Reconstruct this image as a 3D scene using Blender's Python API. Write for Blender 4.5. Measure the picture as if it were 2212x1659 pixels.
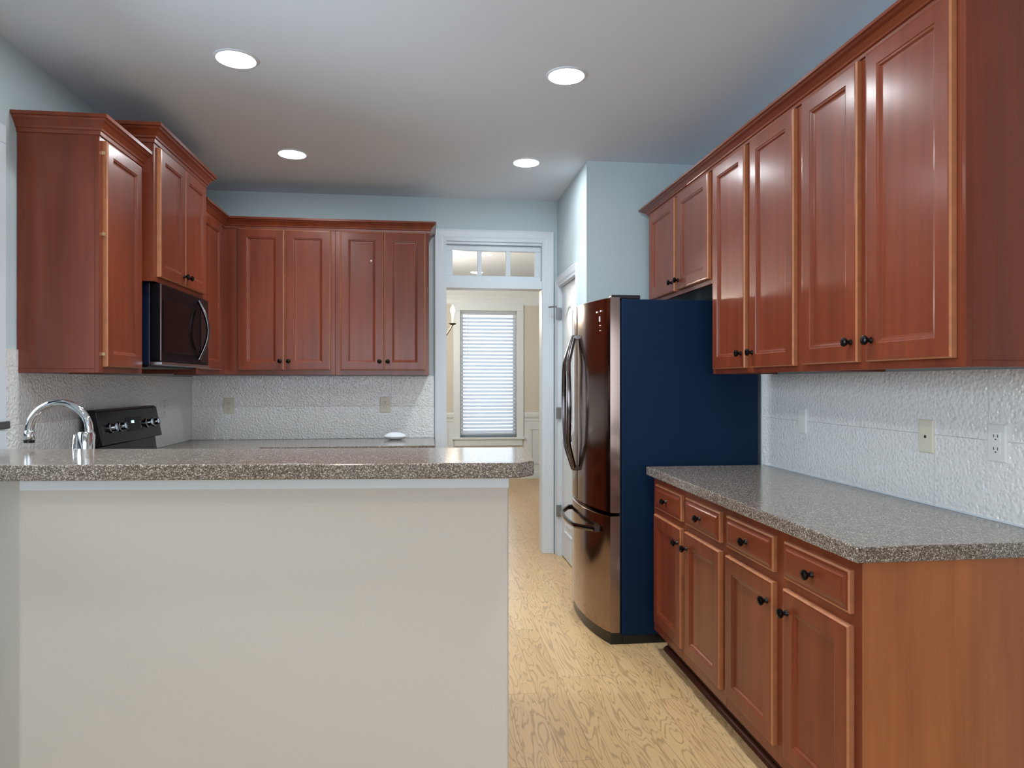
import bpy, bmesh, math, random
from mathutils import Vector, Matrix

for o in list(bpy.data.objects):
    bpy.data.objects.remove(o, do_unlink=True)
S = bpy.context.scene
C = S.collection
random.seed(7)

# ------------------------------------------------------------------ camera
CAM_H, YAW, FPX, CY = 1.3377, 0.123, 1489.15, 825.66
cd = bpy.data.cameras.new('camera')
cam = bpy.data.objects.new('camera', cd)
C.objects.link(cam)
cam.location = (0, 0, CAM_H)
cam.rotation_euler = (math.radians(90), 0, -YAW)
cd.sensor_fit = 'HORIZONTAL'
cd.sensor_width = 36.0
cd.lens = FPX / 2212 * 36.0
cd.shift_y = (CY - 829.5) / 2212
cd.clip_start = 0.02
S.camera = cam

# ------------------------------------------------------------------ light, exposure
w = bpy.data.worlds.new('daylight')
S.world = w
w.use_nodes = True
bg = w.node_tree.nodes['Background']
bg.inputs[0].default_value = (0.72, 0.86, 1.0, 1)
bg.inputs[1].default_value = 1.4
S.view_settings.view_transform = 'Standard'
S.view_settings.look = 'None'
S.view_settings.gamma = 1.0
S.view_settings.use_curve_mapping = False
S.view_settings.exposure = 0.60
DOWNLIGHT = 78.0
BEAM = 58.0               # watts of the downward beam each ceiling light throws
# emission of a lit ceiling lens
DOWN_COL = (0.90, 0.96, 1.0, 1)
REAR_COL = (1.0, 0.86, 0.70, 1)
REAR_LIGHT = 48.0
BULB = 300.0
WARM_COL = (1.0, 0.88, 0.73, 1)


def window_light(name, loc, rot, sx, sy, power, col):
    d = bpy.data.lights.new(name, 'AREA')
    d.shape = 'RECTANGLE'
    d.size, d.size_y, d.energy, d.color = sx, sy, power, col
    o = bpy.data.objects.new(name, d)
    C.objects.link(o)
    o.location, o.rotation_euler = loc, rot
    return o


# added fill lamp at unseen rear windows; daylight at the sink and dining windows
window_light('rear_fill', (0.0, -3.95, 1.5), (math.radians(90), 0, 0), 4.6, 1.7, 62, (0.80, 0.90, 1.0))
window_light('daylight_sink', (-1.95, 2.25, 1.75), (math.radians(90), 0, math.radians(-90)), 1.3, 1.1, 28, (0.74, 0.88, 1.0))
window_light('daylight_dining', (0.848, 9.78, 1.45), (math.radians(90), 0, math.radians(180)), 0.8, 1.7, 4, (0.85, 0.93, 1.0))

# ------------------------------------------------------------------ key measures
XR, XL, YB = 1.7373, -1.7247, 5.3262
ZC, ZU, ZTOP = 0.9127, 1.378, 2.7553
XP, YP = 1.0149, 4.32          # pantry corner
YD = 9.5                       # dining room far wall


# ------------------------------------------------------------------ materials
def lin(r, g, b):
    f = lambda v: (v / 255 / 12.92) if v / 255 <= 0.04045 else ((v / 255 + 0.055) / 1.055) ** 2.4
    return (f(r), f(g), f(b), 1)


def new_mat(name):
    m = bpy.data.materials.new(name)
    m.use_nodes = True
    nt = m.node_tree
    return m, nt, nt.nodes['Principled BSDF']


def nd(nt, t, **kw):
    n = nt.nodes.new(t)
    for k, v in kw.items():
        setattr(n, k, v)
    return n


def mth(nt, op, a, b=None):
    n = nt.nodes.new('ShaderNodeMath')
    n.operation = op
    for i, v in enumerate((a, b)):
        if v is None:
            continue
        if isinstance(v, (int, float)):
            n.inputs[i].default_value = v
        else:
            nt.links.new(v, n.inputs[i])
    return n.outputs[0]


def ramp(nt, fac, stops):
    r = nt.nodes.new('ShaderNodeValToRGB')
    els = r.color_ramp.elements
    while len(els) < len(stops):
        els.new(0.5)
    for e, (p, c) in zip(els, stops):
        e.position, e.color = p, c
    nt.links.new(fac, r.inputs[0])
    return r.outputs[0]


def plain(name, col, rough=0.5, metal=0.0, noise=0.0, bump=0.0, scale=60, spec=0.5, ior=1.5):
    m, nt, p = new_mat(name)
    p.inputs['Base Color'].default_value = col
    p.inputs['Roughness'].default_value = rough
    p.inputs['Metallic'].default_value = metal
    p.inputs['Specular IOR Level'].default_value = spec
    p.inputs['IOR'].default_value = ior
    tc = nd(nt, 'ShaderNodeTexCoord')
    nz = nd(nt, 'ShaderNodeTexNoise')
    nz.inputs['Scale'].default_value = scale
    nz.inputs['Detail'].default_value = 3
    nt.links.new(tc.outputs['Object'], nz.inputs['Vector'])
    if noise:
        d = tuple(c * (1 - noise) for c in col[:3]) + (1,)
        l = tuple(min(1, c * (1 + noise)) for c in col[:3]) + (1,)
        nt.links.new(ramp(nt, nz.outputs['Fac'], [(0.3, d), (0.7, l)]), p.inputs['Base Color'])
    if bump:
        b = nd(nt, 'ShaderNodeBump')
        b.inputs['Strength'].default_value = bump
        b.inputs['Distance'].default_value = 0.002
        nt.links.new(nz.outputs['Fac'], b.inputs['Height'])
        nt.links.new(b.outputs[0], p.inputs['Normal'])
    return m


def wood_mat(name, dark, light, rough=0.42, axis=2, coat=0.5):
    m, nt, p = new_mat(name)
    tc = nd(nt, 'ShaderNodeTexCoord')
    geo = nd(nt, 'ShaderNodeNewGeometry')
    mp = nd(nt, 'ShaderNodeMapping')
    sc = [22, 22, 22]
    sc[axis] = 1.3
    mp.inputs['Scale'].default_value = sc
    nt.links.new(geo.outputs['Position'], mp.inputs['Vector'])
    n1 = nd(nt, 'ShaderNodeTexNoise')
    n1.inputs['Scale'].default_value = 1.0
    n1.inputs['Detail'].default_value = 5
    n1.inputs['Roughness'].default_value = 0.6
    nt.links.new(mp.outputs[0], n1.inputs['Vector'])
    mp2 = nd(nt, 'ShaderNodeMapping')
    s2 = [5, 5, 5]
    s2[axis] = 0.8
    mp2.inputs['Scale'].default_value = s2
    nt.links.new(geo.outputs['Position'], mp2.inputs['Vector'])
    n2 = nd(nt, 'ShaderNodeTexNoise')
    n2.inputs['Scale'].default_value = 1.0
    n2.inputs['Detail'].default_value = 2
    nt.links.new(mp2.outputs[0], n2.inputs['Vector'])
    f = mth(nt, 'ADD', mth(nt, 'MULTIPLY', n1.outputs['Fac'], 0.55), mth(nt, 'MULTIPLY', n2.outputs['Fac'], 0.45))
    nt.links.new(ramp(nt, f, [(0.36, dark), (0.64, light)]), p.inputs['Base Color'])
    p.inputs['Roughness'].default_value = rough
    p.inputs['Coat Weight'].default_value = coat
    p.inputs['Coat Roughness'].default_value = 0.21
    p.inputs['Specular IOR Level'].default_value = 0.25
    b = nd(nt, 'ShaderNodeBump')
    b.inputs['Strength'].default_value = 0.05
    b.inputs['Distance'].default_value = 0.001
    nt.links.new(n1.outputs['Fac'], b.inputs['Height'])
    nt.links.new(b.outputs[0], p.inputs['Normal'])
    return m


def floor_mat():
    m, nt, p = new_mat('oak_floor')
    geo = nd(nt, 'ShaderNodeNewGeometry')
    sx = nd(nt, 'ShaderNodeSeparateXYZ')
    nt.links.new(geo.outputs['Position'], sx.inputs[0])
    X, Y = sx.outputs[0], sx.outputs[1]
    W, L = 0.125, 1.3
    xr = mth(nt, 'DIVIDE', mth(nt, 'ADD', X, 20.03), W)
    row = mth(nt, 'FLOOR', xr)
    wn = nd(nt, 'ShaderNodeTexWhiteNoise', noise_dimensions='1D')
    nt.links.new(row, wn.inputs['W'])
    yr = mth(nt, 'DIVIDE', mth(nt, 'ADD', mth(nt, 'ADD', Y, 20), mth(nt, 'MULTIPLY', wn.outputs['Value'], L * 3)), L)
    seg = mth(nt, 'FLOOR', yr)
    cx = nd(nt, 'ShaderNodeCombineXYZ')
    nt.links.new(row, cx.inputs[0])
    nt.links.new(seg, cx.inputs[1])
    wn2 = nd(nt, 'ShaderNodeTexWhiteNoise', noise_dimensions='2D')
    nt.links.new(cx.outputs[0], wn2.inputs['Vector'])
    pid = wn2.outputs['Value']
    g = nd(nt, 'ShaderNodeCombineXYZ')
    nt.links.new(mth(nt, 'MULTIPLY', X, 20), g.inputs[0])
    nt.links.new(mth(nt, 'MULTIPLY', Y, 2.4), g.inputs[1])
    nt.links.new(mth(nt, 'MULTIPLY', pid, 40), g.inputs[2])
    n1 = nd(nt, 'ShaderNodeTexNoise')
    n1.inputs['Scale'].default_value = 1.0
    n1.inputs['Detail'].default_value = 1.5
    n1.inputs['Distortion'].default_value = 0.5
    nt.links.new(g.outputs[0], n1.inputs['Vector'])
    lines = mth(nt, 'PINGPONG', mth(nt, 'MULTIPLY', n1.outputs['Fac'], 11), 0.5)
    gl = ramp(nt, lines, [(0.0, (0.52, 0.52, 0.52, 1)), (0.08, (0.66, 0.65, 0.64, 1)), (0.20, (1, 1, 1, 1)), (1, (1, 1, 1, 1))])
    base = ramp(nt, pid, [(0.0, lin(196, 162, 116)), (0.5, lin(208, 176, 130)), (1.0, lin(203, 166, 122))])
    fx = mth(nt, 'FRACT', xr)
    ex = mth(nt, 'MINIMUM', fx, mth(nt, 'SUBTRACT', 1, fx))
    fy = mth(nt, 'FRACT', yr)
    ey = mth(nt, 'MULTIPLY', mth(nt, 'MINIMUM', fy, mth(nt, 'SUBTRACT', 1, fy)), L / W)
    edge = mth(nt, 'MINIMUM', ex, ey)
    seam = ramp(nt, edge, [(0.0, (0.5, 0.45, 0.4, 1)), (0.013, (1, 1, 1, 1))])
    mx = nd(nt, 'ShaderNodeMix', data_type='RGBA', blend_type='MULTIPLY')
    mx.inputs[0].default_value = 0.75
    nt.links.new(base, mx.inputs[6])
    nt.links.new(gl, mx.inputs[7])
    mx2 = nd(nt, 'ShaderNodeMix', data_type='RGBA', blend_type='MULTIPLY')
    mx2.inputs[0].default_value = 1.0
    nt.links.new(mx.outputs[2], mx2.inputs[6])
    nt.links.new(seam, mx2.inputs[7])
    nt.links.new(mx2.outputs[2], p.inputs['Base Color'])
    p.inputs['Roughness'].default_value = 0.3
    p.inputs['Specular IOR Level'].default_value = 0.45
    return m


def laminate_mat(name='speckled_laminate'):
    m, nt, p = new_mat(name)
    geo = nd(nt, 'ShaderNodeNewGeometry')
    v = nd(nt, 'ShaderNodeTexVoronoi')
    v.inputs['Scale'].default_value = 380
    nt.links.new(geo.outputs['Position'], v.inputs['Vector'])
    sep = nd(nt, 'ShaderNodeSeparateColor')
    nt.links.new(v.outputs['Color'], sep.inputs[0])
    col = ramp(nt, sep.outputs[0], [(0.0, lin(66, 57, 51)), (0.32, lin(102, 92, 83)), (0.62, lin(120, 109, 99)),
                                    (0.84, lin(158, 146, 134)), (0.97, lin(205, 196, 186))])
    nt.links.new(col, p.inputs['Base Color'])
    p.inputs['Roughness'].default_value = 0.13
    p.inputs['Specular IOR Level'].default_value = 0.8
    return m


def tile_mat():
    """embossed pearl backsplash panels: pebbly relief in 0.61 x 0.46 m sheets with fine seams"""
    m, nt, p = new_mat('embossed_backsplash')
    geo = nd(nt, 'ShaderNodeNewGeometry')
    v = nd(nt, 'ShaderNodeTexVoronoi', feature='SMOOTH_F1')
    v.inputs['Scale'].default_value = 88
    nt.links.new(geo.outputs['Position'], v.inputs['Vector'])
    n = nd(nt, 'ShaderNodeTexNoise')
    n.inputs['Scale'].default_value = 75
    n.inputs['Detail'].default_value = 2
    nt.links.new(geo.outputs['Position'], n.inputs['Vector'])
    h = mth(nt, 'ADD', mth(nt, 'MULTIPLY', v.outputs['Distance'], 1.0), mth(nt, 'MULTIPLY', n.outputs['Fac'], 0.8))
    sx = nd(nt, 'ShaderNodeSeparateXYZ')
    nt.links.new(geo.outputs['Position'], sx.inputs[0])
    run = mth(nt, 'ADD', mth(nt, 'ADD', sx.outputs[0], sx.outputs[1]), 20.02)
    row = mth(nt, 'FLOOR', mth(nt, 'DIVIDE', mth(nt, 'SUBTRACT', sx.outputs[2], 0.913), 0.245))
    fz = mth(nt, 'FRACT', mth(nt, 'DIVIDE', mth(nt, 'SUBTRACT', sx.outputs[2], 0.913), 0.245))
    fr = mth(nt, 'FRACT', mth(nt, 'ADD', mth(nt, 'DIVIDE', run, 0.46), mth(nt, 'MULTIPLY', row, 0.5)))
    ez = mth(nt, 'MULTIPLY', mth(nt, 'MINIMUM', fz, mth(nt, 'SUBTRACT', 1, fz)), 0.245)
    er = mth(nt, 'MULTIPLY', mth(nt, 'MINIMUM', fr, mth(nt, 'SUBTRACT', 1, fr)), 0.46)
    e = mth(nt, 'MINIMUM', ez, er)
    groove = ramp(nt, mth(nt, 'MULTIPLY', e, 100), [(0.0, (0, 0, 0, 1)), (0.12, (1, 1, 1, 1))])
    hh = mth(nt, 'MULTIPLY', h, groove)
    b = nd(nt, 'ShaderNodeBump')
    b.inputs['Strength'].default_value = 0.6
    b.inputs['Distance'].default_value = 0.006
    nt.links.new(hh, b.inputs['Height'])
    nt.links.new(b.outputs[0], p.inputs['Normal'])
    c = ramp(nt, h, [(0.35, lin(222, 224, 223)), (0.75, lin(238, 240, 239))])
    mx = nd(nt, 'ShaderNodeMix', data_type='RGBA', blend_type='MULTIPLY')
    mx.inputs[0].default_value = 0.12
    nt.links.new(c, mx.inputs[6])
    nt.links.new(groove, mx.inputs[7])
    nt.links.new(mx.outputs[2], p.inputs['Base Color'])
    p.inputs['Roughness'].default_value = 0.3
    p.inputs['Metallic'].default_value = 0.1
    return m


def emit(name, col, strength):
    m, nt, p = new_mat(name)
    p.inputs['Base Color'].default_value = (0.9, 0.9, 0.9, 1)
    p.inputs['Emission Color'].default_value = col
    p.inputs['Emission Strength'].default_value = strength
    return m


def glass_mat():
    m = bpy.data.materials.new('window_glass')
    m.use_nodes = True
    nt = m.node_tree
    nt.nodes.clear()
    out = nd(nt, 'ShaderNodeOutputMaterial')
    t = nd(nt, 'ShaderNodeBsdfTransparent')
    g = nd(nt, 'ShaderNodeBsdfGlossy')
    g.inputs['Roughness'].default_value = 0.02
    fr = nd(nt, 'ShaderNodeFresnel')
    fr.inputs[0].default_value = 1.45
    mx = nd(nt, 'ShaderNodeMixShader')
    nt.links.new(fr.outputs[0], mx.inputs[0])
    nt.links.new(t.outputs[0], mx.inputs[1])
    nt.links.new(g.outputs[0], mx.inputs[2])
    nt.links.new(mx.outputs[0], out.inputs[0])
    return m


def slat_mat():
    m = bpy.data.materials.new('blind_slats')
    m.use_nodes = True
    nt = m.node_tree
    nt.nodes.clear()
    out = nd(nt, 'ShaderNodeOutputMaterial')
    d = nd(nt, 'ShaderNodeBsdfDiffuse')
    d.inputs[0].default_value = (0.88, 0.90, 0.92, 1)
    t = nd(nt, 'ShaderNodeBsdfTranslucent')
    t.inputs[0].default_value = (0.75, 0.80, 0.86, 1)
    mx = nd(nt, 'ShaderNodeMixShader')
    mx.inputs[0].default_value = 0.6
    nt.links.new(d.outputs[0], mx.inputs[1])
    nt.links.new(t.outputs[0], mx.inputs[2])
    nt.links.new(mx.outputs[0], out.inputs[0])
    return m


M = dict(
    wall=plain('wall_paint', lin(196, 211, 215), 0.75, noise=0.015, bump=0.06, scale=180, spec=0.25),
    ceil=plain('ceiling_paint', lin(218, 227, 237), 0.9, noise=0.01, bump=0.08, scale=220, spec=0.15),
    halfwall=plain('half_wall_paint', lin(208, 203, 196), 0.8, noise=0.01, bump=0.05, scale=180, spec=0.2),
    dining=plain('dining_paint', lin(208, 205, 196), 0.75, noise=0.01, spec=0.2),
    white=plain('white_trim_paint', lin(220, 229, 236), 0.35, noise=0.01),
    wood=wood_mat('cherry_stained_wood', lin(102, 43, 22), lin(127, 57, 30)),
    wood_h=wood_mat('cherry_stained_wood_across', lin(102, 43, 22), lin(127, 57, 30), axis=1),
    veneer=wood_mat('cherry_veneer_panel', lin(152, 89, 54), lin(178, 109, 66), rough=0.5, coat=0.3),
    lit_edge=plain('lit_edge_wood', lin(172, 112, 76), 0.4, noise=0.12, scale=25),  # tan standing in for light along cabinet door and drawer edges
    toe=plain('toe_kick_wood', lin(62, 30, 20), 0.4, noise=0.1),
    shoe=plain('shoe_moulding_wood', lin(74, 34, 20), 0.3, noise=0.12, scale=30),
    knob=plain('black_bronze', lin(22, 20, 20), 0.22, metal=0.6),
    floor=floor_mat(), lam=laminate_mat(), tile=tile_mat(),
    fridge_front=plain('black_stainless', lin(150, 130, 122), 0.14, metal=1.0, noise=0.03),
    fridge_side=plain('dark_textured_steel', lin(14, 35, 60), 0.5, noise=0.03, bump=0.05, scale=400, spec=0.1),
    black_plastic=plain('black_plastic', lin(14, 14, 17), 0.3),
    handle=plain('dark_polished_steel', lin(104, 98, 100), 0.14, metal=1.0),
    black_gloss=plain('black_enamel', lin(8, 10, 16), 0.18, ior=1.3),
    dark_glass=plain('dark_oven_glass', lin(7, 6, 8), 0.12, ior=1.18),
    micro_front=plain('microwave_dark_front', lin(14, 13, 17), 0.3, ior=1.15),
    micro_side=plain('microwave_side', lin(16, 26, 48), 0.3),
    steel=plain('brushed_steel', lin(170, 174, 180), 0.22, metal=1.0),
    chrome=plain('chrome', lin(225, 228, 232), 0.06, metal=1.0),
    bisque=plain('bisque_plastic', lin(222, 217, 198), 0.4),
    plate_white=plain('white_plastic', lin(228, 230, 228), 0.35),
    plate_slot=plain('socket_slots', lin(60, 56, 50), 0.5),
    brass=plain('pale_brass', lin(214, 190, 150), 0.3, metal=0.7),
    hinge=plain('satin_nickel', lin(150, 152, 154), 0.3, metal=0.9),
    lens=emit('lit_lens', DOWN_COL, DOWNLIGHT),
    lens_warm=emit('lit_lens_warm', REAR_COL, REAR_LIGHT),
    bulb=emit('lit_bulb', WARM_COL, BULB),
    led=emit('cyan_display', (0.25, 0.85, 0.95, 1), 2.5),
    cream=plain('candle_sleeve', lin(240, 232, 214), 0.5),
    bronze=plain('aged_bronze', lin(70, 56, 40), 0.35, metal=0.8),
    glass=glass_mat(), slat=slat_mat(),
    porcelain=plain('glazed_white', lin(232, 238, 242), 0.15),
    marks=plain('pale_print', lin(205, 208, 212), 0.4),
    dark_stone=plain('dark_sill', lin(70, 74, 74), 0.3, noise=0.2, scale=300),
    gasket=plain('rubber_gasket', lin(18, 17, 18), 0.6),
)


# ------------------------------------------------------------------ geometry helpers
class MB:
    def __init__(self):
        self.bm = bmesh.new()

    def loft(self, loops, cap0=True, cap1=True, closed=True):
        rows = [[self.bm.verts.new(p) for p in lp] for lp in loops]
        n = len(rows[0])
        for a, b in zip(rows, rows[1:]):
            for i in range(n if closed else n - 1):
                j = (i + 1) % n
                try:
                    self.bm.faces.new((a[i], a[j], b[j], b[i]))
                except ValueError:
                    pass
        if cap0:
            self.bm.faces.new(rows[0][::-1])
        if cap1:
            self.bm.faces.new(rows[-1])
        return self

    def box(self, x0, x1, y0, y1, z0, z1):
        return self.loft([[(x0, y0, z), (x1, y0, z), (x1, y1, z), (x0, y1, z)] for z in (z0, z1)])

    def fbox(self, F, a0, a1, n0, n1, z0, z1):
        return self.loft([[F(a0, n0, z), F(a1, n0, z), F(a1, n1, z), F(a0, n1, z)] for z in (z0, z1)])

    def poly(self, pts, z0, z1):
        return self.loft([[(x, y, z) for x, y in pts] for z in (z0, z1)])

    def tube(self, pts, r, seg=12, caps=True):
        pts = [Vector(p) for p in pts]
        rs = r if isinstance(r, (list, tuple)) else [r] * len(pts)
        t0 = (pts[1] - pts[0]).normalized()
        up = Vector((0, 0, 1)) if abs(t0.z) < 0.9 else Vector((1, 0, 0))
        u = t0.cross(up).normalized()
        loops = []
        for i, p in enumerate(pts):
            t = (pts[min(i + 1, len(pts) - 1)] - pts[max(i - 1, 0)]).normalized()
            u = (u - t * u.dot(t)).normalized()
            v = t.cross(u)
            loops.append([p + (u * math.cos(2 * math.pi * k / seg) + v * math.sin(2 * math.pi * k / seg)) * rs[i] for k in range(seg)])
        return self.loft(loops, caps, caps)

    def lathe(self, base, axis, prof, seg=20):
        base, ax = Vector(base), Vector(axis).normalized()
        up = Vector((0, 0, 1)) if abs(ax.z) < 0.9 else Vector((1, 0, 0))
        u = ax.cross(up).normalized()
        v = ax.cross(u)
        return self.loft([[base + ax * h + (u * math.cos(2 * math.pi * k / seg) + v * math.sin(2 * math.pi * k / seg)) * max(r, 1e-4)
                           for k in range(seg)] for r, h in prof])

    def rings(self, F, a0, a1, z0, z1, rg):
        """rectangular panel on frame F: list of (inset, outward) loops, capped both ends"""
        return self.loft([[F(a0 + i, n, z0 + i), F(a1 - i, n, z0 + i), F(a1 - i, n, z1 - i), F(a0 + i, n, z1 - i)] for i, n in rg])

    def sweep(self, path, prof, side=1):
        """path: [(x,y)], prof: closed loop of (out, z); mitred corners, 'out' to the right of travel * side"""
        path = [Vector(p) for p in path]
        loops = []
        for i, p in enumerate(path):
            ds = []
            if i > 0:
                ds.append((p - path[i - 1]).normalized())
            if i < len(path) - 1:
                ds.append((path[i + 1] - p).normalized())
            ns = [Vector((d.y, -d.x)) * side for d in ds]
            n = sum(ns, Vector((0, 0)))
            n = n / (1 + ns[0].dot(ns[-1])) if len(ns) == 2 else n
            loops.append([(p.x + n.x * o, p.y + n.y * o, z) for o, z in prof])
        return self.loft(loops)

    def build(self, name, mat, parent=None, smooth=False, bevel=0.0, seg=2):
        bmesh.ops.recalc_face_normals(self.bm, faces=self.bm.faces)
        me = bpy.data.meshes.new(name)
        if parent is None:
            # origin at the base centre of the mesh
            xs = [v.co for v in self.bm.verts]
            org = Vector(((min(c.x for c in xs) + max(c.x for c in xs)) / 2, (min(c.y for c in xs) + max(c.y for c in xs)) / 2,
                          min(c.z for c in xs)))
        else:
            org = world_loc(parent)
        bmesh.ops.translate(self.bm, verts=self.bm.verts, vec=-org)
        self.bm.to_mesh(me)
        self.bm.free()
        me.materials.append(mat)
        if smooth:
            for pl in me.polygons:
                pl.use_smooth = True
            me.set_sharp_from_angle(angle=math.radians(40))
        o = bpy.data.objects.new(name, me)
        C.objects.link(o)
        if parent is None:
            o.location = org
        else:
            o.parent = parent
        if bevel:
            b = o.modifiers.new('bevel', 'BEVEL')
            b.width, b.segments, b.limit_method = bevel, seg, 'ANGLE'
            b.harden_normals = False
        return o


def world_loc(o):
    v = Vector(o.location)
    while o.parent:
        o = o.parent
        v += o.location
    return v


def thing(name, label, cat, loc, group=None):
    o = bpy.data.objects.new(name, None)
    o.empty_display_size = 0.1
    C.objects.link(o)
    o.location = loc
    o['label'], o['category'] = label, cat
    if group:
        o['group'] = group
    return o


def tag(o, label, cat, group=None):
    o['label'], o['category'] = label, cat
    if group:
        o['group'] = group
    return o


def struct(o, label=None):
    o['kind'] = 'structure'
    if label:
        o['label'] = label
    return o


def frame(O, A, N):
    O, A, N = Vector((*O, 0)), Vector((*A, 0)), Vector((*N, 0))
    return lambda a, n, z: O + A * a + N * n + Vector((0, 0, z))


# ------------------------------------------------------------------ room shell
T = 0.12
struct(MB().box(-4.2, 4.2, -4.0, 10.0, -0.1, 0.0).build('floor', M['floor']))
struct(MB().box(-4.2, 4.2, -4.0, 10.0, ZTOP, ZTOP + 0.1).build('ceiling', M['ceil']))
# left kitchen wall with the window over the sink (opening Y 1.55..3.0, Z 1.18..2.31)
b = MB()
b.box(XL - T, XL, 1.0, 1.55, 0, ZTOP).box(XL - T, XL, 2.975, YB, 0, ZTOP)
b.box(XL - T, XL, 1.55, 2.975, 0, 1.18).box(XL - T, XL, 1.55, 2.975, 2.315, ZTOP)
struct(b.build('wall_left', M['wall']))
struct(MB().box(XR, XR + T, 1.35, YB, 0, ZTOP).build('wall_right', M['wall']))
# back wall: doorway opening with transom
DX0, DX1, DZ = 0.128, 0.909, 2.42
b = MB()
b.box(XL - T, DX0, YB, YB + T, 0, ZTOP).box(DX1, XR + T, YB, YB + T, 0, ZTOP).box(DX0, DX1, YB, YB + T, DZ, ZTOP)
struct(b.build('wall_back', M['wall']))
# pantry box: side wall with its door, front wall behind the refrigerator
PY0, PY1, PZ = 4.60, 5.235, 2.085
b = MB()
b.box(XP, XP + T, YP + T, PY0, 0, ZTOP).box(XP, XP + T, PY1, YB, 0, ZTOP).box(XP, XP + T, PY0, PY1, PZ, ZTOP)
struct(b.build('wall_pantry_side', M['wall']))
struct(MB().box(XP, XR, YP, YP + T, 0, ZTOP).build('wall_pantry_front', M['wall']))
# family room behind the camera
struct(MB().box(-4.2, XL - T, 1.0, 1.0 + T, 0, ZTOP).build('wall_family_left_return', M['halfwall']))
struct(MB().box(XR + T, 4.2, 1.35, 1.35 + T, 0, ZTOP).build('wall_family_right_return', M['halfwall']))
struct(MB().box(-4.2 - T, -4.2, -4.0, 1.0 + T, 0, ZTOP).build('wall_family_left', M['halfwall']))
struct(MB().box(4.2, 4.2 + T, -4.0, 1.35 + T, 0, ZTOP).build('wall_family_right', M['halfwall']))
b = MB()
b.box(-4.2, -2.4, -4.0 - T, -4.0, 0, ZTOP).box(2.4, 4.2, -4.0 - T, -4.0, 0, ZTOP)
b.box(-2.4, 2.4, -4.0 - T, -4.0, 0, 0.6).box(-2.4, 2.4, -4.0 - T, -4.0, 2.4, ZTOP)
struct(b.build('wall_rear', M['halfwall']))
# dining room
WX0, WX1, WZ0, WZ1 = 0.455, 1.24, 0.58, 2.325
b = MB()
b.box(-2.4, WX0, YD, YD + T, 0, ZTOP).box(WX1, 2.4, YD, YD + T, 0, ZTOP)
b.box(WX0, WX1, YD, YD + T, 0, WZ0).box(WX0, WX1, YD, YD + T, WZ1, ZTOP)
struct(b.build('wall_dining_far', M['dining']))
struct(MB().box(-2.4 - T, -2.4, YB + T, YD + T, 0, ZTOP).build('wall_dining_left', M['dining']))
struct(MB().box(2.4, 2.4 + T, YB + T, YD + T, 0, ZTOP).build('wall_dining_right', M['dining']))

# ------------------------------------------------------------------ doorway casing and transom
F = frame((0, YB), (1, 0), (0, -1))
CW = 0.078
casing = [(-CW, 0.0), (-CW, 0.016), (-CW + 0.012, 0.022), (-0.03, 0.016), (-0.02, 0.011), (0.0, 0.011), (0.0, 0.0)]


def casing_frame(mb, F, a0, a1, z1, width=CW, z0=0.0, th=0.02, nb=0.0):
    """three-sided door casing with a raised outer band, mitred at the head"""
    prof = [(0.0, nb), (0.0, th * 0.55), (width * 0.25, th * 0.62), (width * 0.4, th * 0.8), (width * 0.8, th),
            (width * 0.92, th * 1.15), (width, th * 1.0), (width, nb)]
    loops = []
    for sx, top in ((-1, 0), (-1, 1), (1, 1), (1, 0)):
        lp = []
        for o, n in prof:
            a = (a0 - o) if sx < 0 else (a1 + o)
            z = (z1 + o) if top else z0
            lp.append(F(a, n, z))
        loops.append(lp)
    mb.loft(loops)
    return mb


struct(casing_frame(MB(), F, 0.15, 0.897, 2.425, width=0.09).build('trim_1', M['white'], bevel=0.0015))
# jambs lining the opening, and the bar between opening and transom
b = MB()
b.box(DX0, 0.146, YB - 0.004, YB + T + 0.004, 0, DZ).box(0.893, DX1, YB - 0.004, YB + T + 0.004, 0, DZ)
b.box(0.146, 0.893, YB - 0.004, YB + T + 0.004, 2.404, DZ)
b.box(0.146, 0.893, YB - 0.010, YB + T + 0.004, 2.064, 2.125)
struct(b.build('trim_2', M['white'], bevel=0.002))
wt = bpy.data.objects.new('window_1', None)
C.objects.link(wt)
wt.location = (0.52, YB, 2.13)
struct(wt, 'three-pane transom window over the doorway to the dining room')
b = MB()
px = [(0.199, 0.391), (0.424, 0.615), (0.651, 0.844)]
z0, z1, p0, p1 = 2.127, 2.402, 2.167, 2.361
b.box(0.148, 0.891, YB + 0.03, YB + 0.07, z0, p0).box(0.148, 0.891, YB + 0.03, YB + 0.07, p1, z1)
for a0, a1 in ((0.148, px[0][0]), (px[0][1], px[1][0]), (px[1][1], px[2][0]), (px[2][1], 0.891)):
    b.box(a0, a1, YB + 0.03, YB + 0.07, p0, p1)
b.build('window_frame', M['white'], wt, bevel=0.003)
for a0, a1 in px:
    MB().box(a0 - 0.004, a1 + 0.004, YB + 0.046, YB + 0.051, p0 - 0.004, p1 + 0.004).build('pane', M['glass'], wt)
# dining-room side casing of the same opening
Fd = frame((0, YB + T), (1, 0), (0, 1))
struct(casing_frame(MB(), Fd, 0.15, 0.897, 2.425, width=0.09).build('trim_3', M['white']))

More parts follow.
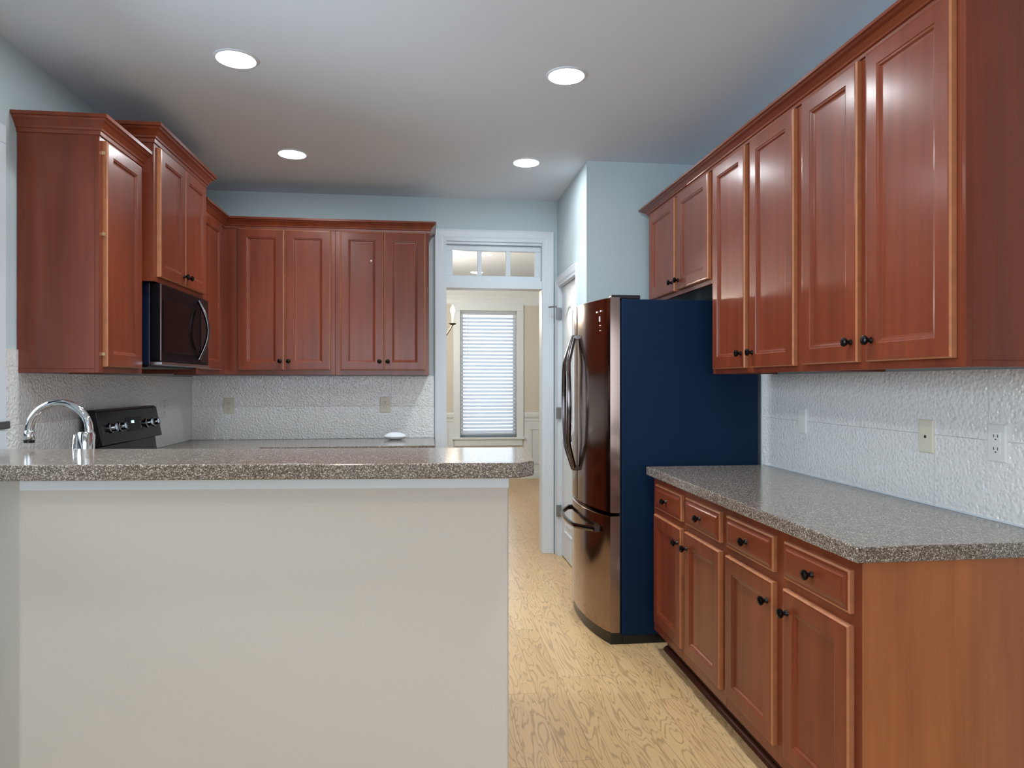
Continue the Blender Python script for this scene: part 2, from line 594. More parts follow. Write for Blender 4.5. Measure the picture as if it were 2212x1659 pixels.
# ------------------------------------------------------------------ pantry door
Fp = frame((XP, 0), (0, 1), (-1, 0))
struct(casing_frame(MB(), Fp, PY0 + 0.012, PY1 - 0.012, PZ - 0.012, width=0.072).build('trim_4', M['white'], bevel=0.0015))
b = MB()
b.box(XP - 0.003, XP + T, PY0, PY0 + 0.016, 0, PZ).box(XP - 0.003, XP + T, PY1 - 0.016, PY1, 0, PZ)
b.box(XP - 0.003, XP + T, PY0 + 0.016, PY1 - 0.016, PZ - 0.016, PZ)
struct(b.build('trim_5', M['white']))
pd = bpy.data.objects.new('door_1', None)
C.objects.link(pd)
pd.location = (XP + 0.02, 4.92, 0.0)
struct(pd, 'white arched-panel pantry door beside the refrigerator')
Fq = frame((XP + 0.045, 0), (0, 1), (-1, 0))
q0, q1 = PY0 + 0.019, PY1 - 0.019
b = MB()
b.fbox(Fq, q0, q1, 0.0, 0.026, 0.012, PZ - 0.02)


def arch_loop(F, a0, a1, z0, z1, rise, n, inset=0.0, seg=14):
    a0, a1, z0 = a0 + inset, a1 - inset, z0 + inset
    pts = [F(a0, n, z0), F(a1, n, z0)]
    for k in range(seg + 1):
        t = k / seg
        a = a1 + (a0 - a1) * t
        pts.append(F(a, n, z1 - inset + rise * math.sin(math.pi * t) ** 1.2))
    return pts


for za, zb, rise in ((0.20, 0.86, 0.0), (1.02, 1.80, 0.10)):
    m0, m1 = q0 + 0.105, q1 - 0.105
    b.loft([arch_loop(Fq, m0, m1, za, zb, rise, n, i) for i, n in
            ((0.0, 0.02), (0.0, 0.031), (0.012, 0.034), (0.026, 0.028), (0.05, 0.028), (0.075, 0.035))])
b.build('door_panel', M['white'], pd)
for z in (0.35, 1.10, 1.865):
    MB().box(XP - 0.028, XP + 0.012, PY1 - 0.030, PY1 - 0.014, z - 0.045, z + 0.045).build('hinge', M['hinge'], pd, bevel=0.003)
b = MB()
b.tube([(XP - 0.028, PY1 - 0.022, 1.905), (XP - 0.028, PY1 - 0.022, 1.918), (XP - 0.05, PY1 - 0.01, 1.918), (XP - 0.082, PY1 + 0.01, 1.916)], 0.006, 8)
b.build('door_stop', M['hinge'], pd, smooth=True)
b = MB()
b.lathe((XP + 0.019, q0 + 0.06, 0.95), (-1, 0, 0), [(0.028, 0), (0.028, 0.006), (0.011, 0.01), (0.011, 0.03), (0.026, 0.042), (0.028, 0.055), (0.018, 0.066), (0, 0.068)])
b.build('door_knob', M['hinge'], pd, smooth=True)

# ------------------------------------------------------------------ baseboards
bb = [(0, 0), (0.014, 0), (0.014, 0.085), (0.008, 0.10), (0, 0.105)]
struct(MB().sweep([(XP, YP + 0.02), (XP, 4.535)], bb, -1).build('baseboard_pantry', M['white']))
struct(MB().sweep([(2.4, YB + T), (0.995, YB + T)], bb, 1).build('baseboard_dining_near', M['white']))
struct(MB().sweep([(-2.4, YD), (2.4, YD)], bb, 1).build('baseboard_dining', M['white']))

# ------------------------------------------------------------------ dining room dressing
cr = [(0, 2.59), (0.02, 2.59), (0.03, 2.62), (0.07, 2.68), (0.09, 2.72), (0.09, ZTOP), (0, ZTOP)]
cr2 = [(0, 2.40), (0.012, 2.40), (0.02, 2.42), (0.03, 2.47), (0.05, 2.53), (0.10, 2.62), (0.11, 2.66), (0.14, ZTOP), (0, ZTOP)]
struct(MB().sweep([(-2.4, YB + T), (-2.4, YD), (2.4, YD), (2.4, YB + T)], cr2, 1).build('trim_6', M['white']))
rl = [(0, 0.80), (0.014, 0.80), (0.014, 0.83), (0.03, 0.86), (0.035, 0.90), (0.022, 0.92), (0, 0.92)]
struct(MB().sweep([(1.345, YD), (2.4, YD), (2.4, YB + T)], rl, 1).build('trim_7', M['white']))
struct(MB().sweep([(-2.4, YB + T), (-2.4, YD), (0.365, YD)], rl, 1).build('trim_8', M['white']))
Fw = frame((0, YD), (1, 0), (0, -1))
b = MB()
b.fbox(Fw, 1.345, 2.4, 0.0, 0.006, 0.10, 0.80).fbox(Fw, -2.4, 0.365, 0.0, 0.006, 0.10, 0.80)
for a0, a1 in ((1.42, 2.2), (-0.55, 0.29), (-1.5, -0.65)):
    for s in ((a0, a1, 0.68, 0.71), (a0, a1, 0.2, 0.23), (a0, a0 + 0.03, 0.23, 0.68), (a1 - 0.03, a1, 0.23, 0.68)):
        b.fbox(Fw, s[0], s[1], 0.006, 0.022, s[2], s[3])
struct(b.build('trim_9', M['white'], bevel=0.004))
wd = bpy.data.objects.new('window_2', None)
C.objects.link(wd)
wd.location = (0.848, YD, WZ0)
struct(wd, 'tall dining room window seen through the doorway')
b = MB()
b.fbox(Fw, WX0 - 0.095, WX0, 0.0, 0.022, WZ0 - 0.03, WZ1).fbox(Fw, WX1, WX1 + 0.095, 0.0, 0.022, WZ0 - 0.03, WZ1)
b.fbox(Fw, WX0 - 0.095, WX1 + 0.095, 0.0, 0.024, WZ1, WZ1 + 0.125)
b.build('window_casing', M['white'], wd, bevel=0.004)
MB().fbox(Fw, WX0 - 0.11, WX1 + 0.11, -0.10, 0.045, WZ0 - 0.03, WZ0).build('window_sill', M['white'], wd, bevel=0.004)
MB().fbox(Fw, WX0 - 0.08, WX1 + 0.08, 0.0, 0.02, WZ0 - 0.12, WZ0 - 0.03).build('window_apron', M['white'], wd, bevel=0.003)
b = MB()
b.fbox(Fw, WX0, WX0 + 0.045, -0.105, -0.065, WZ0, WZ1).fbox(Fw, WX1 - 0.045, WX1, -0.105, -0.065, WZ0, WZ1)
b.fbox(Fw, WX0 + 0.045, WX1 - 0.045, -0.105, -0.065, WZ0, WZ0 + 0.05).fbox(Fw, WX0 + 0.045, WX1 - 0.045, -0.105, -0.065, WZ1 - 0.05, WZ1)
b.build('window_frame', M['white'], wd)
MB().fbox(Fw, WX0 + 0.04, WX1 - 0.04, -0.088, -0.083, WZ0 + 0.04, WZ1 - 0.04).build('pane', M['glass'], wd)
bl = thing('window_blind', 'white horizontal slat blind lowered over the dining room window', 'blind', (0.848, YD, WZ0 + 0.03))
b = MB()
b.fbox(Fw, WX0 + 0.008, WX1 - 0.008, -0.055, -0.005, WZ1 - 0.045, WZ1 - 0.002)
b.build('headrail', M['slat'], bl, bevel=0.003)
b = MB()
zz = WZ0 + 0.075
while zz < WZ1 - 0.06:
    b.loft([[Fw(a, -0.030 - 0.019, zz + 0.017), Fw(a, -0.030, zz + 0.004), Fw(a, -0.030 + 0.019, zz - 0.013), Fw(a, -0.030 + 0.0185, zz - 0.016),
             Fw(a, -0.0305, zz + 0.001), Fw(a, -0.030 - 0.0195, zz + 0.014)] for a in (WX0 + 0.012, WX1 - 0.012)])
    zz += 0.0505
b.build('slats', M['slat'], bl)
MB().fbox(Fw, WX0 + 0.012, WX1 - 0.012, -0.055, -0.01, WZ0 + 0.032, WZ0 + 0.055).build('bottom_rail', M['slat'], bl, bevel=0.003)
MB().tube([Fw(WX0 + 0.105, -0.002, WZ1 - 0.045), Fw(WX0 + 0.105, 0.002, 1.85), Fw(WX0 + 0.105, 0.002, 1.68)], 0.004, 6).build('tilt_wand', M['plate_white'], bl)
# chandelier: only its right-hand candle arm shows beside the doorway casing
CHX, CHY = -0.10, 7.4
ch = thing('chandelier', 'candle-style chandelier lit in the dining room, one arm showing beside the doorway casing', 'chandelier', (CHX, CHY, 1.75))
b = MB()
b.lathe((CHX, CHY, ZTOP), (0, 0, -1), [(0.06, 0), (0.06, 0.015), (0.02, 0.03), (0.006, 0.04), (0.006, 0.62), (0.03, 0.66), (0.018, 0.74), (0.035, 0.82), (0.04, 0.88), (0.012, 0.95), (0, 0.97)])
b.build('stem', M['bronze'], ch, smooth=True)
for k in range(5):
    an = 2 * math.pi * k / 5
    dx, dy = math.cos(an), math.sin(an)
    pp = []
    for t in [i / 12 for i in range(13)]:
        r = 0.03 + 0.345 * t
        pp.append((CHX + dx * r, CHY + dy * r, 1.86 - 0.14 * math.sin(t * math.pi * 0.9) + 0.14 * t ** 2))
    arm = MB().tube(pp, 0.008, 8).build('arm', M['bronze'], ch, smooth=True)
    ex, ey, ez = pp[-1]
    MB().lathe((ex, ey, ez - 0.01), (0, 0, 1), [(0.01, 0), (0.035, 0.012), (0.04, 0.02), (0.02, 0.024)]).build('cup', M['bronze'], arm, smooth=True)
    MB().lathe((ex, ey, ez + 0.01), (0, 0, 1), [(0.012, 0), (0.012, 0.10)]).build('candle_sleeve', M['cream'], arm, smooth=True)
    MB().lathe((ex, ey, ez + 0.11), (0, 0, 1), [(0.008, 0), (0.02, 0.02), (0.024, 0.04), (0.018, 0.065), (0.006, 0.09), (0, 0.1)]).build('bulb', M['bulb'], arm, smooth=True)

# ------------------------------------------------------------------ recessed ceiling lights
def downlight(x, y, label, group, lens, beam=0):
    t = thing('ceiling_light', label, 'ceiling light', (x, y, ZTOP), group)
    r = 0.079
    MB().lathe((x, y, ZTOP), (0, 0, -1), [(r + 0.014, 0.0), (r + 0.013, 0.004), (r + 0.004, 0.007), (r, 0.004), (r, 0.001)], 40).build('trim_ring', M['white'], t, smooth=True)
    MB().lathe((x, y, ZTOP - 0.0015), (0, 0, -1), [(r - 0.001, 0), (r - 0.004, 0.003), (0.03, 0.004), (0, 0.004)], 40).build('lens', lens, t, smooth=True)
    if beam:
        d = bpy.data.lights.new('downlight_beam', 'SPOT')
        d.energy, d.color, d.spot_size, d.spot_blend, d.shadow_soft_size = beam, DOWN_COL[:3], math.radians(102), 1.0, 0.07
        o = bpy.data.objects.new('downlight_beam', d)
        C.objects.link(o)
        o.location = (x, y, ZTOP - 0.012)


G = 'recessed ceiling lights in the kitchen'
downlight(-0.829, 3.145, 'round recessed ceiling light at upper left, above the bar and left upper cabinets', G, M['lens'], BEAM)
downlight(0.640, 3.130, 'round recessed ceiling light at upper centre, nearest the tall right cabinets', G, M['lens'], BEAM)
downlight(-0.829, 4.413, 'round recessed ceiling light in front of the back wall cabinets', G, M['lens'], BEAM)
downlight(0.636, 4.398, 'round recessed ceiling light nearest the doorway and pantry corner', G, M['lens'], BEAM)
for x in (-0.83, 0.64):
    downlight(x, 1.872, f"round recessed ceiling light directly over the {'bar seating' if x < 0 else 'near end of the right worktop'}", G, M['lens'], BEAM * 0.7)
for x in (-0.83, 0.64):
    for y in (0.55, -1.6):
        downlight(x, y, f"round recessed ceiling light in the family room, {'left' if x < 0 else 'right'} one {'near the bar' if y > 0 else 'near the rear wall'}", 'recessed ceiling lights in the family room', M['lens_warm'])

# ------------------------------------------------------------------ cabinets
DOOR = [(0, 0), (0, 0.015), (0.0045, 0.0195), (0.010, 0.020), (0.056, 0.020), (0.059, 0.0175), (0.064, 0.0165), (0.069, 0.0105), (0.075, 0.0095)]
DRAWER = [(0, 0), (0, 0.012), (0.006, 0.015), (0.014, 0.0155), (0.020, 0.0175), (0.024, 0.020), (0.030, 0.0205)]
KN = [(0.010, 0), (0.009, 0.004), (0.006, 0.009), (0.0065, 0.014), (0.013, 0.018), (0.0155, 0.023), (0.0145, 0.028), (0.009, 0.031), (0, 0.032)]


def knob(F, a, z, parent, n=0.0195):
    p, q = F(a, n, z), F(a, n + 1, z)
    MB().lathe(p, q - p, KN, 18).build('knob', M['knob'], parent, smooth=True)


def lit_edge(o, faces):
    """paler colour on door and drawer edges paints in the light they catch"""
    o.data.materials.append(M['lit_edge'])
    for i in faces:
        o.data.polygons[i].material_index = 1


def door(F, a0, a1, z0, z1, parent, ka=None, kz=None):
    d = MB().rings(F, a0, a1, z0, z1, DOOR).build('door', M['wood'], parent)
    lit_edge(d, range(0, 8))
    if ka is not None:
        knob(F, ka, kz, d)
    return d


def drawer(F, a0, a1, z0, z1, parent):
    d = MB().rings(F, a0, a1, z0, z1, DRAWER).build('drawer_front', M['wood_h'], parent)
    lit_edge(d, range(0, 8))
    knob(F, (a0 + a1) / 2, (z0 + z1) / 2, d, 0.02)
    return d


def upper_body(F, a0, a1, depth, z0, z1, parent):
    """carcass with a face frame standing 2 mm proud and a recessed underside"""
    b = MB()
    b.fbox(F, a0, a1, -depth, -0.019, z0 + 0.018, z1)
    b.fbox(F, a0, a0 + 0.016, -depth, -0.019, z0, z0 + 0.018).fbox(F, a1 - 0.016, a1, -depth, -0.019, z0, z0 + 0.018)
    b.fbox(F, a0, a1, -0.019, 0.0, z0, z1)
    return b.build('cabinet_body', M['wood'], parent, bevel=0.0012, seg=1)


CROWN = [(0.0, -0.004), (0.006, -0.004), (0.008, 0.012), (0.014, 0.016), (0.016, 0.024), (0.030, 0.044), (0.040, 0.052), (0.044, 0.060), (0.052, 0.062), (0.052, 0.078), (0.0, 0.078)]


def crown(path, z0, z1, side, out=0.052, x0=0.0006):
    k = (z1 - z0) / 0.078
    return MB().sweep(path, [(x0 + o * out / 0.052, z0 + h * k) for o, h in CROWN], side)


# --- right wall, wall cabinets
XU = 1.407
Fr = frame((XU, 0), (0, 1), (-1, 0))
DU = XR - XU - 0.002
UTOP = 2.428
G = 'wall cabinets along the right wall'
c1 = thing('wall_cabinet', 'tall cherry two-door wall cabinet nearest the camera on the right, with bare side panel', 'cabinet', (1.57, 2.05, ZU), G)
upper_body(Fr, 1.653, 2.4495, DU, ZU, UTOP, c1)
door(Fr, 1.684, 2.046, 1.403, 2.385, c1, 2.014, 1.470)
door(Fr, 2.090, 2.424, 1.403, 2.385, c1, 2.120, 1.470)
c2 = thing('wall_cabinet', 'tall cherry two-door wall cabinet on the right wall, its edge against the refrigerator cabinet', 'cabinet', (1.57, 2.85, ZU), G)
upper_body(Fr, 2.4505, 3.2635, DU, ZU, UTOP, c2)
door(Fr, 2.482, 2.841, 1.401, 2.385, c2, 2.812, 1.466)
door(Fr, 2.890, 3.232, 1.401, 2.385, c2, 2.918, 1.466)
c3 = thing('wall_cabinet', 'short cherry two-door cabinet hung above the dark refrigerator', 'cabinet', (1.57, 3.75, 1.828), G)
upper_body(Fr, 3.2645, 4.235, DU, 1.828, UTOP, c3)
door(Fr, 3.290, 3.716, 1.853, 2.385, c3, 3.690, 1.905)
door(Fr, 3.760, 4.204, 1.853, 2.385, c3, 3.788, 1.905)
tag(crown([(XR - 0.001, 4.235), (XU, 4.235), (XU, 1.653), (XR - 0.001, 1.653)], 2.390, 2.440, 1, 0.058).build('crown_molding', M['wood_h']),
    'long cherry crown moulding along the tops of the right wall cabinets', 'crown moulding', 'crown mouldings')

# --- right wall, base cabinets and worktop
XB = 1.1273
Fb = frame((XB, 0), (0, 1), (-1, 0))
DB = XR - XB - 0.002
G = 'base cabinets under the right worktop'


def base_body(F, a0, a1, depth, z1, parent, toe=True):
    b = MB()
    b.fbox(F, a0, a1, -depth, -0.019, 0.105, z1).fbox(F, a0, a1, -0.019, 0.0, 0.105, z1)
    r = b.build('cabinet_body', M['wood'], parent, bevel=0.0012, seg=1)
    MB().fbox(F, a0 + 0.001, a1 - 0.001, -depth + 0.01, -0.068, 0.0, 0.104).build('toe_kick', M['toe'], parent)
    return r


b1 = thing('base_cabinet', 'cherry base cabinet nearest the camera on the right, two drawers, two doors, plain end panel', 'cabinet', (1.43, 2.08, 0), G)
base_body(Fb, 1.672, 2.4895, DB, 0.870, b1)
MB().box(XB - 0.0005, XR - 0.002, 1.6665, 1.6715, 0.0, 0.868).build('end_panel', M['veneer'], b1)
drawer(Fb, 1.706, 2.046, 0.722, 0.838, b1)
drawer(Fb, 2.112, 2.466, 0.722, 0.838, b1)
door(Fb, 1.706, 2.046, 0.160, 0.690, b1, 2.016, 0.622)
door(Fb, 2.112, 2.466, 0.160, 0.690, b1, 2.142, 0.622)
b2 = thing('base_cabinet', 'cherry base cabinet beside the refrigerator on the right, two drawers over two doors', 'cabinet', (1.43, 2.9, 0), G)
base_body(Fb, 2.4905, 3.330, DB, 0.870, b2)
drawer(Fb, 2.522, 2.878, 0.722, 0.838, b2)
drawer(Fb, 2.926, 3.272, 0.722, 0.838, b2)
door(Fb, 2.522, 2.878, 0.160, 0.690, b2, 2.848, 0.622)
door(Fb, 2.926, 3.284, 0.160, 0.690, b2, 2.956, 0.622)
sm = [(0.0, 0.0), (0.020, 0.0), (0.017, 0.010), (0.008, 0.018), (0.0, 0.020)]
struct(MB().sweep([(XB + 0.067, 3.33), (XB + 0.067, 1.672)], sm, 1).build('trim_10', M['shoe'], smooth=True))
wk = MB().box(1.0973, XR - 0.001, 1.649, 3.366, 0.871, ZC).build('countertop', M['lam'], bevel=0.004)
tag(wk, 'grey speckled laminate countertop on the right base cabinets, reaching to the refrigerator', 'countertop', 'speckled countertops')

# --- backsplashes
tag(MB().box(XR - 0.008, XR - 0.0005, 1.40, 3.395, ZC + 0.0008, ZU - 0.001).build('backsplash', M['tile']),
    'embossed pearl-grey tile backsplash on the right wall above the long worktop', 'backsplash', 'embossed backsplashes')
tag(MB().box(XL + 0.009, 0.055, YB - 0.008, YB - 0.0005, ZC + 0.0008, 1.384).build('backsplash', M['tile']),
    'embossed pearl-grey tile backsplash on the back wall left of the doorway', 'backsplash', 'embossed backsplashes')
b = MB()
b.box(XL + 0.0005, XL + 0.008, 3.155, YB - 0.0005, ZC + 0.0008, ZU - 0.001)
b.box(XL + 0.0005, XL + 0.008, 3.052, 3.1535, ZC + 0.0008, 1.476)
tag(b.build('backsplash', M['tile']), 'embossed pearl-grey tile backsplash on the left wall behind the range', 'backsplash', 'embossed backsplashes')
# white bead of caulk where the right worktop meets the backsplash
struct(MB().box(XR - 0.013, XR - 0.008, 1.649, 3.366, ZC + 0.0005, ZC + 0.006).build('trim_11', M['white']))

# --- left wall cabinets
XLF = -1.3947
Fl = frame((XLF, 0), (0, 1), (1, 0))
DL = XLF - XL - 0.002
G = 'wall cabinets on the left and back walls'
c4 = thing('wall_cabinet', 'narrow single-door cherry wall cabinet at far left, its broad side panel facing the bar', 'cabinet', (-1.56, 3.38, ZU), G)
upper_body(Fl, 3.155, 3.599, DL, ZU, 2.418, c4)
door(Fl, 3.186, 3.556, 1.405, 2.385, c4)
crown([(XL + 0.002, 3.155), (XLF, 3.155), (XLF, 3.599)], 2.402, 2.474, 1, 0.050).build('crown', M['wood_h'], c4)
for z in (1.46, 1.98, 2.33):
    MB().box(XLF - 0.001, XLF + 0.012, 3.178, 3.184, z - 0.007, z + 0.007).build('hinge', M['brass'], c4)
XM = -1.340
Fm = frame((XM, 0), (0, 1), (1, 0))
DM = XM - XL - 0.002
c5 = thing('wall_cabinet', 'raised two-door cherry wall cabinet directly above the microwave', 'cabinet', (-1.53, 4.0, 1.838), G)
upper_body(Fm, 3.600, 4.402, DM, 1.838, 2.552, c5)
door(Fm, 3.642, 3.997, 1.866, 2.512, c5, 3.965, 1.915)
door(Fm, 4.001, 4.358, 1.866, 2.512, c5, 4.033, 1.915)
crown([(XL + 0.002, 3.600), (XM, 3.600), (XM, 4.402), (XL + 0.002, 4.402)], 2.527, 2.608, 1, 0.052).build('crown', M['wood_h'], c5)
YBF = YB - 0.33
Fk = frame((0, YBF), (1, 0), (0, -1))
ZK = 1.388
c6 = thing('wall_cabinet', 'shadowed single-door cherry wall cabinet in the back left corner behind the microwave', 'cabinet', (-1.56, 4.7, ZK), G)
upper_body(Fl, 4.403, YBF - 0.0005, DL, ZK, 2.435, c6)
door(Fl, 4.440, 4.872, 1.420, 2.405, c6)
c7 = thing('wall_cabinet', 'two-door cherry wall cabinet on the back wall, the left one in the corner', 'cabinet', (-1.0, 5.16, ZK), G)
DK = YB - YBF - 0.002
upper_body(Fk, XL + 0.003, -0.6415, DK, ZK, 2.435, c7)
door(Fk, -1.300, -0.990, 1.422, 2.405, c7, -1.016, 1.485)
door(Fk, -0.984, -0.674, 1.422, 2.405, c7, -0.958, 1.485)
c8 = thing('wall_cabinet', 'two-door cherry wall cabinet on the back wall beside the doorway casing', 'cabinet', (-0.31, 5.16, ZK), G)
upper_body(Fk, -0.6405, 0.016, DK, ZK, 2.435, c8)
d = door(Fk, -0.608, -0.307, 1.422, 2.405, c8, -0.333, 1.485)
MB().lathe(Fk(-0.392, 0.0095, 2.200), (0, -1, 0), [(0.007, 0), (0.006, 0.003), (0, 0.004)], 12).build('bumper', M['plate_white'], d)
door(Fk, -0.301, -0.010, 1.422, 2.405, c8, -0.275, 1.485)
tag(crown([(XLF, 4.455), (XLF, YBF), (0.016, YBF), (0.016, YB - 0.001)], 2.412, 2.482, 1, 0.050).build('crown_molding', M['wood_h']),
    'cherry crown moulding turning the corner along the back wall cabinets', 'crown moulding', 'crown mouldings')

# --- base cabinets and worktops on the back and left
YKB = 4.705
Fkb = frame((0, YKB), (1, 0), (0, -1))
G = 'base cabinets hidden behind the bar'
b3 = thing('base_cabinet', 'cherry base cabinet under the back counter, at its doorway end', 'cabinet', (-0.28, 5.0, 0), G)
base_body(Fkb, -0.56, 0.03, YB - YKB - 0.002, 0.870, b3)
drawer(Fkb, -0.53, 0.0, 0.722, 0.838, b3)
door(Fkb, -0.53, -0.268, 0.16, 0.69, b3, -0.295, 0.622)
door(Fkb, -0.262, 0.0, 0.16, 0.69, b3, -0.235, 0.622)
b4 = thing('base_cabinet', 'cherry base cabinet under the back counter, at its corner end', 'cabinet', (-1.1, 5.0, 0), G)
base_body(Fkb, XL + 0.003, -0.561, YB - YKB - 0.002, 0.870, b4)
drawer(Fkb, -1.06, -0.59, 0.722, 0.838, b4)
door(Fkb, -1.06, -0.59, 0.16, 0.69, b4, -0.62, 0.622)
bc = MB().poly([(XL + 0.001, YB - 0.001), (XL + 0.001, 4.437), (-1.085, 4.437), (-1.085, 4.665), (0.055, 4.665), (0.055, YB - 0.001)], 0.871, ZC)
tag(bc.build('countertop', M['lam'], bevel=0.004), 'grey speckled countertop along the back wall beneath the cabinets', 'countertop', 'speckled countertops')
b5 = thing('base_cabinet', 'cherry base cabinet in the back left corner, hidden behind the bar', 'cabinet', (-1.4, 4.57, 0), G)
Flb = frame((-1.115, 0), (0, 1), (1, 0))
base_body(Flb, 4.440, YKB - 0.001, -1.115 - XL - 0.002, 0.870, b5)

# ------------------------------------------------------------------ bar (half wall, raised top) - built on its own slightly turned frame
BT = 0.083
u = Vector((-math.cos(BT), math.sin(BT)))
v = Vector((math.sin(BT), math.cos(BT)))
B0 = Vector((0.280, 2.100))
Fbar = lambda a, n, z: Vector((*(B0 + u * a + v * n), z))
ZBAR = 1.090


def bpoly(pts, z0, z1):
    m = MB()
    m.loft([[Fbar(a, n, z) for a, n in pts] for z in (z0, z1)])
    return m


tag(bpoly([(0, 0), (1.945, 0), (1.905, 0.505), (-0.052, 0.505), (-0.052, 0.064)], ZBAR - 0.048, ZBAR).build('bar_top', M['lam'], bevel=0.004),
    'long speckled laminate bar top across the foreground on the half wall', 'countertop')
struct(bpoly([(0.028, 0.082), (1.545, 0.082), (1.915, 0.30), (1.915, 0.40), (1.55, 0.20), (0.028, 0.20)], 0.0, ZBAR - 0.049).build('wall_bar', M['halfwall'], bevel=0.006))
# moulding under the bar top, mitred round both ends
prof = [(0.0, ZBAR - 0.088), (0.006, ZBAR - 0.088), (0.012, ZBAR - 0.078), (0.014, ZBAR - 0.066), (0.022, ZBAR - 0.060), (0.022, ZBAR - 0.050), (0.0, ZBAR - 0.050)]
pts = [Fbar(0.0275, 0.19, 0).xy, Fbar(0.0275, 0.0815, 0).xy, Fbar(1.545, 0.0815, 0).xy]
struct(MB().sweep([tuple(p) for p in pts], prof, -1 if False else 1).build('trim_12', M['white']))
# sink-side counter and cabinet behind the half wall
Fs = lambda a, n, z: Fbar(a, 0.84 - n, z)
b6 = thing('base_cabinet', 'cherry sink base cabinet on the kitchen side of the bar, hidden from view', 'cabinet', tuple(Fbar(0.95, 0.5, 0)), G)
b = MB()
b.fbox(Fs, 0.05, 1.30, 0.0, 0.62, 0.105, 0.870)
b.build('cabinet_body', M['wood'], b6)
MB().fbox(Fs, 0.06, 1.29, 0.07, 0.62, 0.0, 0.104).build('toe_kick', M['toe'], b6)
for k in range(2):
    door(lambda a, n, z: Fs(a, -n, z), 0.08 + 0.60 * k, 0.08 + 0.60 * k + 0.585, 0.16, 0.83, b6, 0.08 + 0.60 * k + (0.555 if k % 2 == 0 else 0.03), 0.74)
p0 = Fbar(0.03, 0.203, 0)
sc = [tuple(Fbar(0.03, 0.203, 0).xy), tuple(Fbar(0.03, 0.87, 0).xy), (-1.07, 3.05), (-1.07, 3.640), (XL + 0.001, 3.640), (XL + 0.001, 2.77), tuple(Fbar(1.55, 0.203, 0).xy)]
tag(MB().poly(sc, 0.871, ZC).build('countertop', M['lam'], bevel=0.004), 'speckled sink counter on the kitchen side of the bar, under the faucet', 'countertop', 'speckled countertops')
b7 = thing('base_cabinet', 'cherry base cabinet left of the range, hidden behind the bar', 'cabinet', (-1.4, 3.3, 0), G)
base_body(Flb, 3.08, 3.638, -1.115 - XL - 0.002, 0.870, b7)

# ------------------------------------------------------------------ window over the sink (only its far casing and sill end show)
Fv = frame((XL, 0), (0, 1), (1, 0))
ws = bpy.data.objects.new('window_3', None)
C.objects.link(ws)
ws.location = (XL, 2.275, 1.18)
struct(ws, 'window in the left wall, only its white far casing showing at the left edge')
b = MB()
b.fbox(Fv, 2.975, 3.050, 0.0, 0.02, ZC + 0.001, 2.31).fbox(Fv, 1.472, 1.552, 0.0, 0.02, 1.18, 2.31).fbox(Fv, 1.472, 3.050, 0.0, 0.02, 2.31, 2.385)
b.build('window_casing', M['white'], ws, bevel=0.004)
MB().fbox(Fv, 1.45, 3.068, -0.10, 0.026, 1.147, 1.178).build('window_sill', M['dark_stone'], ws, bevel=0.004)
b = MB()
b.fbox(Fv, 1.55, 1.60, -0.10, -0.06, 1.18, 2.31).fbox(Fv, 2.925, 2.975, -0.10, -0.06, 1.18, 2.31).fbox(Fv, 1.6, 2.925, -0.10, -0.06, 2.26, 2.31)
b.fbox(Fv, 1.6, 2.925, -0.10, -0.06, 1.18, 1.23).fbox(Fv, 2.25, 2.30, -0.10, -0.06, 1.23, 2.26)
b.build('window_frame', M['white'], ws)
MB().fbox(Fv, 1.59, 2.94, -0.082, -0.078, 1.22, 2.27).build('pane', M['glass'], ws)
# unseen rear window, added to go with the rear fill lamp
wr = bpy.data.objects.new('added_rear_window', None)
C.objects.link(wr)
wr.location = (0, -4.0, 0.6)
struct(wr, 'wide unseen window in the rear wall of the family room, added for the rear light')
b = MB()
for x0, x1 in ((-2.4, -2.34), (-0.83, -0.77), (0.77, 0.83), (2.34, 2.4)):
    b.box(x0, x1, -4.09, -4.03, 0.6, 2.4)
for x0, x1 in ((-2.34, -0.83), (-0.77, 0.77), (0.83, 2.34)):
    b.box(x0, x1, -4.09, -4.03, 0.6, 0.66).box(x0, x1, -4.09, -4.03, 2.34, 2.4)
b.build('window_frame', M['white'], wr)
MB().box(-2.38, 2.38, -4.062, -4.058, 0.62, 2.38).build('pane', M['glass'], wr)

# ------------------------------------------------------------------ refrigerator
FY0, FY1, FX, FD = 3.415, 4.265, 0.985, 0.922
fr = thing('refrigerator', 'black stainless french-door refrigerator with bottom freezer, beside the right cabinets', 'refrigerator', (1.35, 3.83, 0))
MB().box(FX, 1.718, FY0, FY1, 0.045, 1.762).build('cabinet_body', M['fridge_side'], fr, bevel=0.006)
MB().box(FX + 0.01, 1.70, FY0 + 0.01, FY1 - 0.01, 0.0, 0.044).build('base_grille', M['black_plastic'], fr)
MB().box(FX - 0.009, FX - 0.0002, FY0 + 0.015, FY1 - 0.015, 0.06, 1.755).build('door_gasket', M['gasket'], fr)
for y in (FY0 + 0.005, FY1 - 0.065):
    MB().box(FD + 0.012, FX + 0.10, y, y + 0.06, 1.7625, 1.783).build('hinge_cover', M['black_plastic'], fr, bevel=0.004)


def bulge(y):
    t = (y - FY0) / (FY1 - FY0) * 2 - 1
    return FD - 0.074 * (1 - abs(t) ** 2.2)


def fdoor(y0, y1, z0, z1):
    n = 18
    ys = [y0 + (y1 - y0) * k / n for k in range(n + 1)]
    b = MB()
    lp = [(FX - 0.010, y1), (FX - 0.010, y0)] + [(bulge(y) if 0 < i < n else bulge(y) + 0.004, y + (0.002 if i == 0 else (-0.002 if i == n else 0))) for i, y in enumerate(ys)]
    b.loft([[(x + (0.006 if (k in (0, 3) and i >= 2) else 0), y, z) for i, (x, y) in enumerate(lp)]
            for k, z in enumerate((z0, z0 + 0.004, z1 - 0.004, z1))])
    return b


